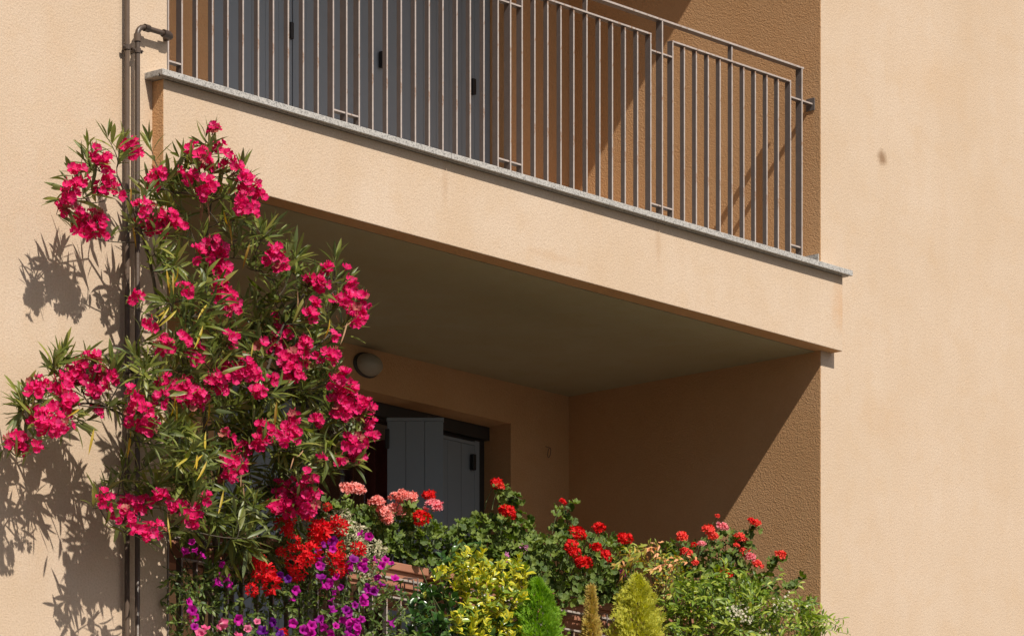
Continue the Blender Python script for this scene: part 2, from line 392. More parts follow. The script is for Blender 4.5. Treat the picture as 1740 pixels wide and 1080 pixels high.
# ------------------------------------------------------------ railings
PAN = [(0.148, 1.186), (1.371, 2.404), (2.590, 3.624), (3.808, 4.826)]
POST = [.054, 1.278, 2.497, 3.717, 4.925]
_bars = {}
def bar_mesh(h, dpt, wd=.0095):
    k = (round(h, 3), dpt)
    if k not in _bars:
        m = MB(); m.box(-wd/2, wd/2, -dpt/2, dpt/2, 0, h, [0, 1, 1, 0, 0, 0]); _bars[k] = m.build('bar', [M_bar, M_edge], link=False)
    return _bars[k]
def railing(gz, label):
    r = thing('balcony_railing', label, 'railing', (0, .07, gz), 'flat bar balcony railings')
    def xbar(name, x0, x1, z, d=.036, th=.010, y=0):
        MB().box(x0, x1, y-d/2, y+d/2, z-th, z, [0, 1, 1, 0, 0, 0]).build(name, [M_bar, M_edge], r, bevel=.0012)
    zr, zp, zc, zl = 1.104, 1.010, .925, .115
    xbar('top_rail', .04, 4.942, zr, .044, .011)
    for x in POST: obj('post', bar_mesh(zr-.0115, .042), r, (x, 0, 0), None)
    for (a, b) in PAN:
        xbar('panel_rail', a-.005, b+.005, zp, .037)
        for i in range(11):
            x = a + (b-a)*i/10
            h = zp-.0105
            end = i in (0, 10)
            obj('bar', bar_mesh(h, .036 if end else .027), r, (x + (0 if end else U(-.0015, .0015)), 0, 0))
            if i == 5: obj('rail_support', bar_mesh(zr-.0115-zp, .027), r, (x, 0, zp+.0002))
    for i, x in enumerate(POST):
        for s in (-1, 1):
            if s < 0 and i == 0: continue
            if s > 0 and i == 4: x1 = W-.006
            else: x1 = PAN[i][0]-.0052 if s > 0 else PAN[i-1][1]+.0052
            a, b = sorted((x + s*.0052, x1))
            xbar('cross_piece', a, b, zc, .035, .009)
            if not (s > 0 and i == 4): xbar('cross_piece', a, b, zl, .035, .009)
    MB().box(W-.0055, W-.0005, -.03, .03, zc-.04, zc+.03).build('wall_plate', M_bar, r, bevel=.002)
    return r
railing(G0, 'upper grey brown railing of upright flat bars on the bare granite edge')
railing(G0-ST, 'lower railing half buried in flowers with terracotta planters behind it')

# ------------------------------------------------------------ pipes
def pipe(name, label, pts, r, clamps, extra=None):
    t = thing(name, label, 'pipe', (pts[0][0], pts[0][1], pts[0][2]), 'thin brown pipes left of the balconies')
    o = Vector(pts[0])
    MB().tube(pts, r, 12).build('pipe_run', M_pipe, t, smooth=True, origin=o)
    for (x, y, z) in clamps:
        MB().tube([(x, y, z-.011), (x, y, z+.011)], r+.004, 12).box(x-.030, x+.030, y-.003, y+.003, z-.008, z+.008).box(x-.004, x+.004, y+.01, -.0005, z-.006, z+.006).build('clamp', M_pipe, t, origin=o)
        for s in (-1, 1): MB().tube([(x+s*.024, y-.011, z), (x+s*.024, y+.004, z)], .005, 8).build('screw', M_pipe, t, origin=o)
    if extra: extra(t, o)
    return t
p1 = at(216, 300, -.03); p2 = at(233.5, 300, -.045)
zc1 = at(214, 80, -.03).z; zc2 = at(232, 86, -.045).z
pipe('conduit_pipe', 'straight thin brown pipe running the full height, left of the two', [(p1.x, -.03, .14), (p1.x, -.03, 13.9)], .0125,
     [(p1.x, -.03, zc1 + k*1.5) for k in range(-4, 4)])
zh = at(262, 52, -.045).z
def bend(c, r0, a0, a1, n=8):
    return [(c[0] + r0*math.cos(a0+(a1-a0)*i/n), c[1], c[2] + r0*math.sin(a0+(a1-a0)*i/n)) for i in range(n+1)]
x2 = p2.x; xe = at(290, 60, -.045).x
pts2 = [(x2, -.045, .14), (x2, -.045, zh-.045)] + bend((x2+.045, -.045, zh-.045), .045, math.pi, math.pi/2)[1:] + [(xe-.02, -.045, zh)]
pts2 += [(xe-.006, -.042, zh), (xe+.004, -.03, zh), (xe+.008, -.01, zh), (xe+.008, .06, zh), (xe+.008, .3, zh)]
def fit(t, o):
    MB().tube([(x2, -.045, zh-.075), (x2, -.045, zh-.04)], .0175, 12).build('coupling', M_pipe, t, smooth=True, origin=o)
    MB().tube([(x2+.045, -.045, zh), (x2+.075, -.045, zh)], .0175, 12).build('coupling', M_pipe, t, smooth=True, origin=o)
    MB().tube([(xe-.05, -.045, zh), (xe-.012, -.044, zh), (xe+.003, -.034, zh), (xe+.009, -.012, zh), (xe+.009, .01, zh)], .0185, 12).build('elbow', M_pipe, t, smooth=True, origin=o)
pipe('conduit_pipe', 'thin brown pipe bending at the top towards the upper balcony, right of the two', pts2, .0125,
     [(x2, -.045, zc2 + k*1.5) for k in range(-4, 1)], fit)

# ------------------------------------------------------------ lamp and wire on the lower back wall
lc = at(629, 619, 1.80)
lamp = thing('wall_lamp', 'unlit oval bulkhead lamp under the lower loggia ceiling', 'lamp', (lc.x, BD, lc.z))
def dome(rx, rz, y0, dy, nr=6, na=24):
    V = []; Q = []
    for i in range(nr+1):
        a = i/nr*math.pi/2
        for k in range(na):
            b = 2*math.pi*k/na; V.append((rx*math.cos(a)*math.cos(b)+1e-5*math.cos(b), y0 - dy*math.sin(a), rz*math.cos(a)*math.sin(b)+1e-5*math.sin(b)))
    for i in range(nr):
        for k in range(na): Q.append((i*na+k, (i+1)*na+k, (i+1)*na+(k+1) % na, i*na+(k+1) % na))
    return V, Q
m = MB(); m.add(*dome(.108, .070, -.002, .02)); m.build('base_ring', M_dirt, lamp, smooth=True)
m = MB(); m.add(*dome(.094, .062, -.018, .065)); m.build('glass_cover', M_glob, lamp, smooth=True)
wc = at(931, 770, 1.82)
wire = MB().tube([(wc.x-.01, 1.829, wc.z+.04), (wc.x-.012, 1.80, wc.z+.03)] + [(wc.x + .012*math.sin(a), 1.81-.006*math.cos(a), wc.z+.004+.028*math.cos(a)) for a in [i*.5 for i in range(13)]], .0016, 6).build('wire_loop', M_black, None)
tag(wire, 'small dark wire loop hanging on the lower loggia back wall', 'wire')

# ------------------------------------------------------------ planters
def planter(x0, x1, yc, zt, label, h=.20, d=.19, bracket=False, grp='terracotta planter boxes along the lower railing'):
    o = (x0, yc, zt-h); t = thing('planter_box', label, 'planter', ((x0+x1)/2, yc, zt-h), grp)
    L2 = (x1-x0)/2
    m = MB(); b = .02
    # tapered body with open top: outer shell quads
    V = []
    for (z, ins, dd) in ((0, .03, .02), (h-.04, .006, .004), ):
        V += [(-L2+ins, -d/2+dd, z), (L2-ins, -d/2+dd, z), (L2-ins, d/2-dd, z), (-L2+ins, d/2-dd, z)]
    m.add(V, [(0, 3, 2, 1), (0, 1, 5, 4), (1, 2, 6, 5), (2, 3, 7, 6), (3, 0, 4, 7), (4, 5, 6, 7)])
    m.box(-L2+.012, L2-.012, -d/2+.001, -d/2+.006, h*.40, h*.40+.016)
    m.build('body', M_terra, t, bevel=.004)
    m = MB(); e = .012
    m.box(-L2-e, L2+e, -d/2-e, -d/2+.008, h-.0395, h); m.box(-L2-e, L2+e, d/2-.008, d/2+e, h-.0395, h)
    m.box(-L2-e, -L2+.008, -d/2+.0085, d/2-.0085, h-.0394, h-.0002); m.box(L2-.008, L2+e, -d/2+.0085, d/2-.0085, h-.0394, h-.0002)
    m.build('rim', M_terra, t, bevel=.004)
    MB().box(-L2+.0085, L2-.0085, -d/2+.0085, d/2-.0085, h-.038, h-.02).build('soil', M_soil, t)
    s = 1 if yc < 0 else -1
    for xb in (-L2*.6, L2*.6):
        yr = .07 - yc      # the rail seen from the box
        m = MB(); zr = (G0-ST+1.104) - (zt-h)
        m.tube([(xb, -s*(d/2+.004), .05), (xb, -s*(d/2+.004), -.008), (xb, s*(d/2+.016), -.008), (xb, s*(d/2+.016), max(zr, h*.5)), (xb, yr - s*.0 , zr+.012 if True else zr), (xb, yr + s*.026, zr+.004), (xb, yr + s*.03, zr-.05)], .004, 6)
        m.build('hook_bracket', M_bar, t, smooth=True)
    return t
ZI = at(655, 950, .10).z
XI = [(.12, .98), (1.06, 1.93), (2.03, 2.90), (3.00, 3.86), (3.96, 4.82)]
LAB = ['terracotta planter box behind the lower railing, in shade under the oleander',
       'terracotta planter box with sun flecks under the pink geraniums',
       'terracotta planter box behind the railing at the yellow margined shrub',
       'terracotta planter box in shade behind the two golden conifers',
       'terracotta planter box under the coral geraniums near the right wall']
for (a, b), l in zip(XI, LAB): planter(a, b, .215, ZI, l)
ZO = 5.02
XO = [(.25, 1.10), (1.55, 2.40), (2.5, 3.35), (3.45, 4.30), (4.36, 4.98)]
LABO = ['outer hanging planter box below the petunias', 'outer hanging planter box below the yellow margined shrub',
        'outer hanging planter box below the bright green conifer', 'outer hanging planter box below the domed golden conifer', 'outer hanging planter box below the white flowered bush']
for (a, b), l in zip(XO, LABO): planter(a, b, -.13, ZO, l, grp='terracotta planter boxes hung outside the lower railing')
# big pot of the oleander on the balcony floor
op = (0.78, .62, G0-ST-.004)
m = MB(); prof = [(.0, 0), (.17, 0), (.19, .05), (.24, .36), (.265, .365), (.27, .42), (.245, .425), (.235, .38), (0.0001, .375)]
V = []; Q = []
for (r_, z_) in prof:
    for k in range(28): V.append(((r_+1e-4)*math.cos(2*math.pi*k/28), (r_+1e-4)*math.sin(2*math.pi*k/28), z_))
for i in range(len(prof)-1):
    for k in range(28): Q.append((i*28+k, i*28+(k+1) % 28, (i+1)*28+(k+1) % 28, (i+1)*28+k))
m.add(V, Q, [0 if q[0] < 28*7 else 1 for q in Q])
pot = m.build('flower_pot', [M_terra, M_soil], None, smooth=True); pot.location = op
tag(pot, 'big round terracotta pot on the lower balcony floor holding the oleander', 'pot')

# ------------------------------------------------------------ leaf and flower shapes
def grid(fn, nu, nv):
    V = [fn(i/nu, j/nv) for j in range(nv+1) for i in range(nu+1)]
    T = [v[3] if len(v) > 3 else 0 for v in V]; V = [v[:3] for v in V]
    Q = [(j*(nu+1)+i, j*(nu+1)+i+1, (j+1)*(nu+1)+i+1, (j+1)*(nu+1)+i) for j in range(nv) for i in range(nu)]
    return np.array(V, float), np.array(Q, int), np.array(T, float)
def leaf_t(ln, wd, curl=.25, fold=.25, pw=1.0, nv=5, wave=0, seed=0, wmax=.45):
    rg = random.Random(seed); tw = rg.uniform(-.5, .5); ph = rg.uniform(0, 6)
    def f(u, v):
        s = (u-.5)*2
        a = v/wmax if v < wmax else (1-v)/(1-wmax)
        wv = wd*.5*max(.03, math.sin(min(1, a)*math.pi/2)**pw)
        y = ln*v; z = -curl*ln*v*v + fold*abs(s)*wv + wave*math.sin(v*9+ph+s)*wv
        x = s*wv
        an = tw*v; x, z = x*math.cos(an)-z*math.sin(an)*.3, z + x*math.sin(an)
        return (x, y*(1-.15*curl*v), z, abs(s))
    return grid(f, 2, nv)
def join(parts):
    V = []; Q = []; T = []; n = 0
    for (v, q, t) in parts: V.append(v); Q.append(q+n); T.append(t); n += len(v)
    return np.concatenate(V), np.concatenate(Q), np.concatenate(T)
def xf(p, M):
    v, q, t = p; M = np.array(M); return (v @ M[:3, :3].T + M[:3, 3], q, t)
def rotz(a): return Matrix.Rotation(a, 4, 'Z')
def rotx(a): return Matrix.Rotation(a, 4, 'X')
def trans(v): return Matrix.Translation(Vector(v))

def ole_flower(seed):
    rg = random.Random(seed); P = []
    for k in range(5):
        up = rg.uniform(.05, .75)
        def f(u, v, k=k, up=up):
            s = (u-.5)*2; wv = .0115*(math.sin(min(1, v*1.15)*math.pi*.62)**.8) + .001
            x = s*wv + .004*v; y = .004 + .025*v; z = .005*s*s*v + .012*v*v*up - .003*math.sin(s*3+k)*v
            return (x, y, z, v)
        P.append(xf(grid(f, 3, 3), rotz(k*2*math.pi/5 + rg.uniform(-.15, .15)) @ rotx(rg.uniform(.05, .55))))
    tube = grid(lambda u, v: (.004*(1-.5*v)*math.cos(u*6.283), .004*(1-.5*v)*math.sin(u*6.283), .002-.018*v, .5), 6, 1)
    P.append(tube)
    return join(P)
OLF = [ole_flower(i) for i in range(7)]
OLEAF = [leaf_t(1, .130 + .024*(i % 3), [.05, .15, .28, .4, -.08, .2][i], .35, .8, 6, .08, i, .5) for i in range(6)]

def rnd_dirs(n, zmin, seed):
    rg = random.Random(seed); out = []
    for i in range(n):
        z = 1-(1-zmin)*(i+.5)/n; r_ = math.sqrt(max(0, 1-z*z)); a = i*2.39996+rg.uniform(-.2, .2)
        out.append(Vector((r_*math.cos(a), r_*math.sin(a), z+rg.uniform(-.05, .05))).normalized())
    return out
def umbel(seed, n=26, Rr=.034, pl=.017, pw=.014, zmin=-.25, star=False, flat=.8):
    rg = random.Random(seed); P = []
    for d in rnd_dirs(n, zmin, seed):
        q = d.to_track_quat('Z', 'Y').to_matrix().to_4x4(); c = Vector((d.x*Rr, d.y*Rr, d.z*Rr*flat)) * rg.uniform(.68, 1.18)
        if rg.random() < .12: continue
        for k in range(5):
            op_ = rg.uniform(.0, .6)
            def f(u, v, o=op_):
                s = (u-.5)*2; wv = pw*.5*((.35+.65*math.sin(v*1.9)) if not star else (.25+.75*math.sin(v*2.6)))
                return (s*wv, .002+pl*v, .004*s*s*v + pl*.35*v*o + rg.uniform(-.0012, .0012), v)
            P.append(xf(grid(f, 2, 2), trans(c) @ q @ rotz(k*2*math.pi/5+rg.uniform(-.2, .2)) @ rotx(op_*.8)))
    return join(P)
UMB = [umbel(i, 24) for i in range(4)]
IVY = [umbel(10+i, 11, .026, .021, .010, -.5, True, .9) for i in range(4)]
def ger_leaf(seed):
    rg = random.Random(seed); ph = rg.uniform(0, 6); cup = rg.uniform(.25, .7)
    def f(u, v):
        a = (.06 + .88*u)*2*math.pi - math.pi/2; a2 = u*6.283*6
        r_ = .5*v*(1+.06*math.sin(a2*1.0)*v)
        return (r_*math.cos(a), .18+r_*math.sin(a), cup*r_*r_*1.2 + .085*v*v*math.sin(a2+ph) + .05*math.sin(2*a+ph)*v, v)
    return grid(f, 20, 2)
GLEAF = [ger_leaf(i) for i in range(6)]
def petunia(seed):
    rg = random.Random(seed); ph = rg.uniform(0, 6)
    prof = [(.003, -.045), (.0055, -.022), (.010, -.008), (.021, .001), (.031, .002)]
    def f(u, v):
        i = v*4; k = min(3, int(i)); fr = i-k
        r_ = prof[k][0]*(1-fr)+prof[k+1][0]*fr; z = prof[k][1]*(1-fr)+prof[k+1][1]*fr
        a = u*2*math.pi; lob = 1+.10*math.cos(5*a+ph)*v
        return (r_*lob*math.cos(a), r_*lob*math.sin(a), z + .005*math.sin(5*a+ph+1)*v*v + .004*math.sin(3*a)*v*v, v)
    return grid(f, 20, 5)
PET = [petunia(i) for i in range(3)]
SMALL = [leaf_t(1, .42, [.1, .3, -.1][i], .3, .8, 3, .1, 20+i) for i in range(3)]
EUO = [leaf_t(1, .58, [.1, .35, -.15, .5][i], .5, .7, 4, .15, 30+i, .5) for i in range(4)]
NAN = [leaf_t(1, .30, [.1, .3, .5][i], .4, .8, 4, .05, 40+i, .4) for i in range(3)]
BUSH = [leaf_t(1, .36, [.1, .3, .5][i], .4, .8, 4, .08, 45+i, .4) for i in range(3)]
def spray(seed):
    # flat fan of scale leaves
    rg = random.Random(seed); P = []
    for k in range(7):
        l = leaf_t(.5, .12, .1, .2, .6, 2, 0, k)
        a = (k-3)*.32; P.append(xf(l, trans((0, .1*k % .35, rg.uniform(-.04, .04))) @ rotz(a)))
    P.append(leaf_t(1, .12, .05, .2, .6, 2, 0, 9))
    return join(P)
SPR = [spray(i) for i in range(3)]
STAR = [join([xf(leaf_t(1, .55, .2, .2, .6, 2, 0, k), rotz(k*1.2566) @ rotx(.3)) for k in range(5)])]

_mc = {}
def tmesh(name, tpl, mat, key):
    k = (name, mat.name, key)
    if k not in _mc: _mc[k] = mesh_np(name, tpl[0], tpl[1], mat, tpl[2])
    return _mc[k]
def basis(axis, normal):
    y = Vector(axis).normalized(); z = Vector(normal); z = (z - y*z.dot(y))
    if z.length < 1e-4: z = y.orthogonal()
    z.normalize(); x = y.cross(z)
    return Matrix((x, y, z)).transposed()
def in_view(p):
    dx, dy = p.x-CAM.x, p.y-CAM.y; d = dx*VD[0]+dy*VD[1]; q = dx*RD[0]+dy*RD[1]
    X = CXP+F*q/d; Yp = HY-F*(p.z-CAM.z)/d
    return -20 < X < 1760 and -20 < Yp < 1095
def scatter(root, name, items, tpls, mat, limit=300, stuff_name=None):
    """items: (pos world, 3x3 basis, scale). Nearest in view become parts, the rest one joined part"""
    if not items: return
    ro = root.location
    order = sorted(range(len(items)), key=lambda i: (0 if in_view(items[i][0]) else 1, items[i][0].y - items[i][2]*.8))
    for n, i in enumerate(order[:limit]):
        p, B, s = items[i]; j = (i*7+3) % len(tpls)
        obj(name, tmesh(name, tpls[j], mat, (id(tpls), j)), root, p-ro, B.to_quaternion(), s)
    rest = order[limit:]
    if rest:
        V = []; Q = []; T = []; n = 0
        for i in rest:
            p, B, s = items[i]; j = (i*7+3) % len(tpls); v, q, t = tpls[j]
            V.append(v @ (np.array(B).T*s) + np.array(p-ro)); Q.append(q+n); T.append(t); n += len(v)
        o = obj(stuff_name or name+'_mass', mesh_np(name+'_mass', np.concatenate(V), np.concatenate(Q), mat, np.concatenate(T)), root)
        o['kind'] = 'stuff'

def inpoly(x, y, P):
    c = False; j = len(P)-1
    for i in range(len(P)):
        if (P[i][1] > y) != (P[j][1] > y) and x < (P[j][0]-P[i][0])*(y-P[i][1])/(P[j][1]-P[i][1])+P[i][0]: c = not c
        j = i
    return c
def sample(P, n, mind=0):
    xs = [p[0] for p in P]; ys = [p[1] for p in P]; out = []; tries = 0
    while len(out) < n and tries < n*60:
        tries += 1; x, y = U(min(xs), max(xs)), U(min(ys), max(ys))
        if inpoly(x, y, P) and all((x-a)**2+(y-b)**2 > mind*mind for a, b in out[-80:]): out.append((x, y))
    return out
def rv(s=1.0): return Vector((random.gauss(0, 1), random.gauss(0, 1), random.gauss(0, 1)))*s

# ------------------------------------------------------------ oleander
ole = thing('oleander_bush', 'tall oleander with crimson flower clusters spilling over the lower railing and pipes', 'bush', (op[0], op[1], op[2]+.38))
ORG = ole.location.copy()
CL = [(222,251,19),(163,259,14),(177,275,14),(136,294,16),(122,324,22),(185,302,12),(173,320,14),(200,324,12),(114,349,14),(143,378,26),(163,385,24),
(367,220,10),(371,247,10),(324,253,10),(344,263,14),(354,280,14),(387,271,14),(401,288,14),(422,314,20),(411,342,18),(430,355,12),(440,335,12),
(350,318,20),(328,306,12),(271,296,16),(259,314,12),(301,292,8),(240,355,14),(267,375,26),(289,375,14),(312,383,9),(236,380,8),
(363,422,22),(338,430,12),(377,444,18),(383,465,14),(375,489,14),(385,508,24),(399,522,12),(314,489,12),(231,503,10),(257,548,10),(277,587,18),
(314,573,10),(332,601,18),(391,579,12),(468,428,14),(478,448,16),(459,440,10),(554,459,14),(530,481,16),(544,485,14),(537,518,12),(526,537,12),
(587,462,8),(598,485,14),(572,509,10),(589,507,14),(618,507,14),(607,530,18),(602,541,12),(569,572,9),(481,574,22),(470,592,14),(518,589,18),
(500,615,26),(500,633,18),(541,607,10),(567,604,16),(444,583,9),(470,544,8),(415,622,22),(389,633,20),(367,648,22),(322,667,26),(307,659,18),
(337,681,18),(437,641,12),(441,667,16),(459,644,10),(559,646,8),(587,641,16),(589,670,26),(578,690,22),(607,692,20),(626,692,13),(541,711,12),
(625,717,14),(630,743,12),(614,746,12),(595,752,16),(608,768,16),(601,780,14),(578,782,12),(545,777,8),(497,708,14),(497,730,18),(485,743,12),
(450,731,18),(444,755,16),(463,736,12),(386,738,10),(415,765,14),(397,787,22),(390,802,18),(491,856,24),(526,840,24),(519,856,22),(469,862,16),
(504,831,18),(478,831,14),(525,809,12),(154,623,26),(173,642,14),(185,639,12),(67,651,16),(104,656,22),(130,642,20),(58,663,14),(111,685,20),
(53,704,12),(87,719,26),(111,719,14),(24,748,16),(43,757,16),(63,760,10),(164,700,10),(166,663,14),(226,671,14),(231,704,20),(250,719,18),
(245,700,14),(272,678,14),(279,649,14),(308,663,18),(176,849,16),(207,858,24),(217,880,18),(245,856,14),(274,849,16),(231,892,12),(260,902,18),
(308,863,16),(327,873,20),(351,846,9),(332,887,10)]
def ole_Y(x, y):
    # how far the bush stands out from the facade
    base = -.34 + .10*math.sin(x*.017+y*.011) + .07*math.sin(x*.031-y*.023)
    if x < 240: base = min(base, -.27) + (.05 if y > 430 else .10)
    if 215 < x < 370 and y > 420: base -= .12*min(1, (y-420)/120)
    if y > 820: base += .04
    return base
nodes = []          # skeleton (world pos, radius)
sk = MB(); thin = MB()
def limb(px, py, Y): return at(px, py, Y)
def bez(a, b, c, n): return [a*(1-t)**2 + b*2*t*(1-t) + c*t*t for t in [i/n for i in range(n+1)]]
mains = [
 [ORG+Vector((0,0,-.02)), at(395,1000,.25), at(400,900,.0), at(420,780,-.15), at(450,640,-.22), at(500,520,-.25), at(560,470,-.28)],
 [ORG+Vector((.05,0,-.02)), at(370,1000,.2), at(360,880,-.05), at(350,740,-.18), at(340,600,-.25), at(345,460,-.25), at(360,330,-.28)],
 [ORG+Vector((-.05,0,-.02)), at(350,990,.18), at(330,880,-.08), at(300,760,-.2), at(280,620,-.25), at(262,480,-.27), at(235,380,-.26), at(200,300,-.28)],
 [at(300,760,-.2), at(255,735,-.26), at(200,700,-.3), at(140,685,-.32), at(80,710,-.33)],
 [at(330,880,-.08), at(300,860,-.2), at(250,845,-.3), at(200,840,-.32)],
 [at(400,900,.0), at(470,840,-.18), at(540,760,-.24), at(590,720,-.26)],
 [at(450,640,-.22), at(520,600,-.3), at(570,560,-.32)],
 [at(360,880,-.05), at(430,830,-.25), at(500,830,-.3)],
]
def smooth_path(P, k=6):
    out = []
    for i in range(len(P)-1):
        p0 = P[max(0, i-1)]; p1 = P[i]; p2 = P[i+1]; p3 = P[min(len(P)-1, i+2)]
        for j in range(k):
            t = j/k
            out.append(.5*((2*p1)+(p2-p0)*t+(2*p0-5*p1+4*p2-p3)*t*t+(3*p1-p0-3*p2+p3)*t**3))
    out.append(P[-1]); return out
for n, P in enumerate(mains):
    S = smooth_path([Vector(p) for p in P]); r0, r1 = (.016, .005) if n < 3 else (.008, .004)
    m = MB(); m.tube(S, [r0+(r1-r0)*i/(len(S)-1) for i in range(len(S))], 7)
    m.build('branch', M_bark, ole, smooth=True, origin=ORG)
    nodes += [(p, i) for i, p in enumerate(S) if not (n < 3 and i < 8)]
NP = [n_[0] for n_ in nodes]
leafs = []; yleafs = []; flowers = []
def shoot(tip, droop=.0, col=None, whorls=4, size=1.0, maxlen=.45):
    """a twig from the skeleton to tip with whorls of leaves"""
    near = min(NP, key=lambda q: (q-tip).length + (.25 if q.z > tip.z+.02 else 0) + (.15 if q.y < tip.y - .03 else 0))
    d = tip-near
    mid = near + d*.5 + Vector((0, 0, -.06*d.length)) + rv(.02)
    S = bez(near, mid, tip, 6)
    thin.tube(S, [.0035-.002*i/6 for i in range(7)], 5, cap=False)
    NP.extend([S[3], S[4], S[5]])
    dirv = (S[-1]-S[-3]).normalized()
    dirv = (dirv*.6 + Vector((0, -.25, .55-droop)) + rv(.22)).normalized()
    L0 = min(d.length*.6+.05, .22)
    for wv in range(whorls):
        c = tip - dirv*0.0 - (S[-1]-S[-2]).normalized()*(wv*L0/whorls)
        a0 = U(0, 6.28)
        sp = .25 + .28*wv + U(-.1, .1)
        side = dirv.orthogonal().normalized(); s2 = dirv.cross(side)
        for k in range(3):
            a = a0+k*2.094+U(-.3, .3)
            rad = side*math.cos(a)+s2*math.sin(a)
            ax = (dirv*math.cos(min(1.5, sp)) + rad*math.sin(min(1.5, sp)) + Vector((0, 0, -.12-.10*wv*droop))).normalized()
            nrm = (dirv*1.0 - rad*.5 + Vector((0, 0, .4)) + rv(.2))
            ln = U(.095, .150)*size*(.75 if wv == 0 else 1)
            leafs.append((c + ax*.004, basis(ax, nrm), ln))
    return tip, dirv
def cluster(px, py, r):
    Y = ole_Y(px, py) + U(-.13, -.03)
    c = at(px, py, Y); rm = r/364.0
    cr = c + Vector((0, .07, -.03))
    tip, dv = shoot(cr, whorls=3 if R() < .5 else 2, size=.95)
    n = max(2, int(round((r/5.2)**2)))
    co = obj('flower_cluster', None, ole, c-ORG)
    bm_ = MB()
    buds = []
    FL = []
    for i in range(n):
        for _ in range(12):
            d = rv().normalized()
            q = Vector((d.x, d.y*.8, d.z))*rm*math.sqrt(U(.05, 1))*1.02
            if all((q-f).length > .018 for f in FL): break
        FL.append(q)
        face = (Vector((-.35, -.75, .30)) + q.normalized()*.65 + rv(.28)).normalized()
        B = face.to_track_quat('Z', 'Y').to_matrix()
        s_ = U(.66, .98)
        j = random.randrange(7)
        k = Vector((0, .03, -.02)); base = q - face*.015
        bm_.tube([k, (k+base)*.5 + Vector((0, 0, -.004)), base], [.0018, .0014, .0012], 4, cap=False)
        Rm = B @ Matrix.Rotation(U(0, 6), 3, 'Z')
        wl = R() < .06
        obj('flower', tmesh('flower', OLF[j], M_wilt if wl else M_olef, ('ole', j)), co, q, Rm.to_quaternion(), s_)
    for i in range(max(1, n//2)):
        d = rv().normalized(); q = Vector((d.x, d.y*.5, abs(d.z)*.8+.3))*rm*.8
        bm_.tube([Vector((0, .03, -.02)), q*.6, q], [.0016, .0013, .0012], 4, cap=False)
        bm_.tube([q, q+Vector((d.x*.3, d.y*.3, .8))*.008, q+Vector((d.x*.3, d.y*.3, .8))*.020], [.0015, .0032, .0008], 5, 1, cap=False)
    co.data = None
    me = bm_.build('flower_cluster', [M_redstem, M_bud], link=False, smooth=True)
    o2 = bpy.data.objects.new('flower_cluster', me); COL.objects.link(o2); o2.parent = ole; o2.location = co.location
    for ch in list(co.children): ch.parent = o2
    bpy.data.objects.remove(co)
    o2.name = 'flower_cluster'
for c_ in CL: cluster(*c_)
POLY = [(120,300),(160,240),(185,215),(250,245),(300,275),(345,240),(375,225),(395,265),(445,325),(430,375),(490,395),(520,440),(560,435),(595,465),(630,500),(600,560),(570,575),(575,640),(590,665),(620,690),(632,770),(600,790),(550,790),(545,850),(480,880),(440,930),(390,950),(330,935),(300,880),(270,850),(185,850),(200,825),(255,800),(300,760),(285,720),(230,640),(240,590),(300,560),(270,470),(240,420),(170,395),(120,350)]
CORE = [(300,560),(420,520),(540,540),(560,620),(585,680),(580,770),(540,830),(480,860),(400,930),(330,900),(290,800),(290,680),(240,620)]
TOPP = [(225,330),(330,290),(420,350),(470,420),(540,450),(560,520),(480,560),(380,540),(300,560),(260,480),(240,420)]
ARM = [(20,700),(50,650),(90,600),(150,600),(205,620),(205,700),(150,740),(70,770),(25,745)]
for (x, y) in sample(POLY, 72, 14): shoot(at(x, y, ole_Y(x, y)+U(-.08, .12)), droop=U(0, .5), whorls=3)
LOWP = [(300,880),(345,850),(450,850),(520,860),(500,920),(450,960),(430,1010),(380,960),(330,950)]
for (x, y) in sample(LOWP, 16, 16): shoot(at(x, y, ole_Y(x, y)+U(.12, .28)), droop=U(1.0, 1.7), whorls=3, size=1.2)
for (x, y) in sample(CORE, 135, 10): shoot(at(x, y, ole_Y(x, y)+U(-.02, .22)), droop=U(.1, .8), whorls=4)
for (x, y) in sample(TOPP, 40, 12): shoot(at(x, y, ole_Y(x, y)+U(-.05, .15)), droop=U(0, .7), whorls=4)
LEFTP = [(235,560),(320,560),(340,700),(330,860),(260,860),(215,800),(240,700),(225,640)]
for (x, y) in sample(LEFTP, 34, 12): shoot(at(x, y, ole_Y(x, y)+U(-.06, .08)), droop=U(.1, .8), whorls=4)
for (x, y) in sample(ARM, 14, 14): shoot(at(x, y, ole_Y(x, y)+U(-.03, .06)), droop=U(0, .7), whorls=4)
for (x, y) in [(183,235),(205,245),(150,250),(255,245),(320,270),(352,250),(410,290),(90,622),(110,610),(190,618),(30,700),(40,690),(105,600),(500,425),(570,440),(505,440),(470,400),(445,400),(395,370),(180,830),(215,830),(250,830),(300,820),(330,830),(350,700),(620,545),(585,480)]:
    shoot(at(x, y, ole_Y(x, y)), droop=0, whorls=4)
thin.build('twig', M_bark, ole, smooth=True, origin=ORG)['kind'] = 'stuff'
scatter(ole, 'leaf', leafs, OLEAF, M_ole)
YLT = [leaf_t(1, .095, [.5, .2, -.4, .7][i], .6, .8, 6, .3, 70+i, .45) for i in range(4)]
YL0 = [(215,775,0),(222,750,0),(160,745,.3),(135,712,1.2),(287,540,1.0),(280,545,.9),(283,475,.1),(295,480,.7),(302,470,-.3),(285,895,.1),(288,920,0),(300,545,1),(380,375,-.7),(388,390,-.6),(345,690,.2),(340,680,0),(335,700,.1),(335,790,.9),(345,790,1.2),(300,700,0),(298,690,.1),(352,800,.5),(320,795,1),(355,700,-.4),(425,430,.2),(345,570,.1),(352,535,.8),(222,335,0),(225,400,0),(350,750,.4),(430,600,.3),(470,700,.4),(560,560,.5),(380,850,.2),(270,560,.8)]
YL = YL0
ys = []
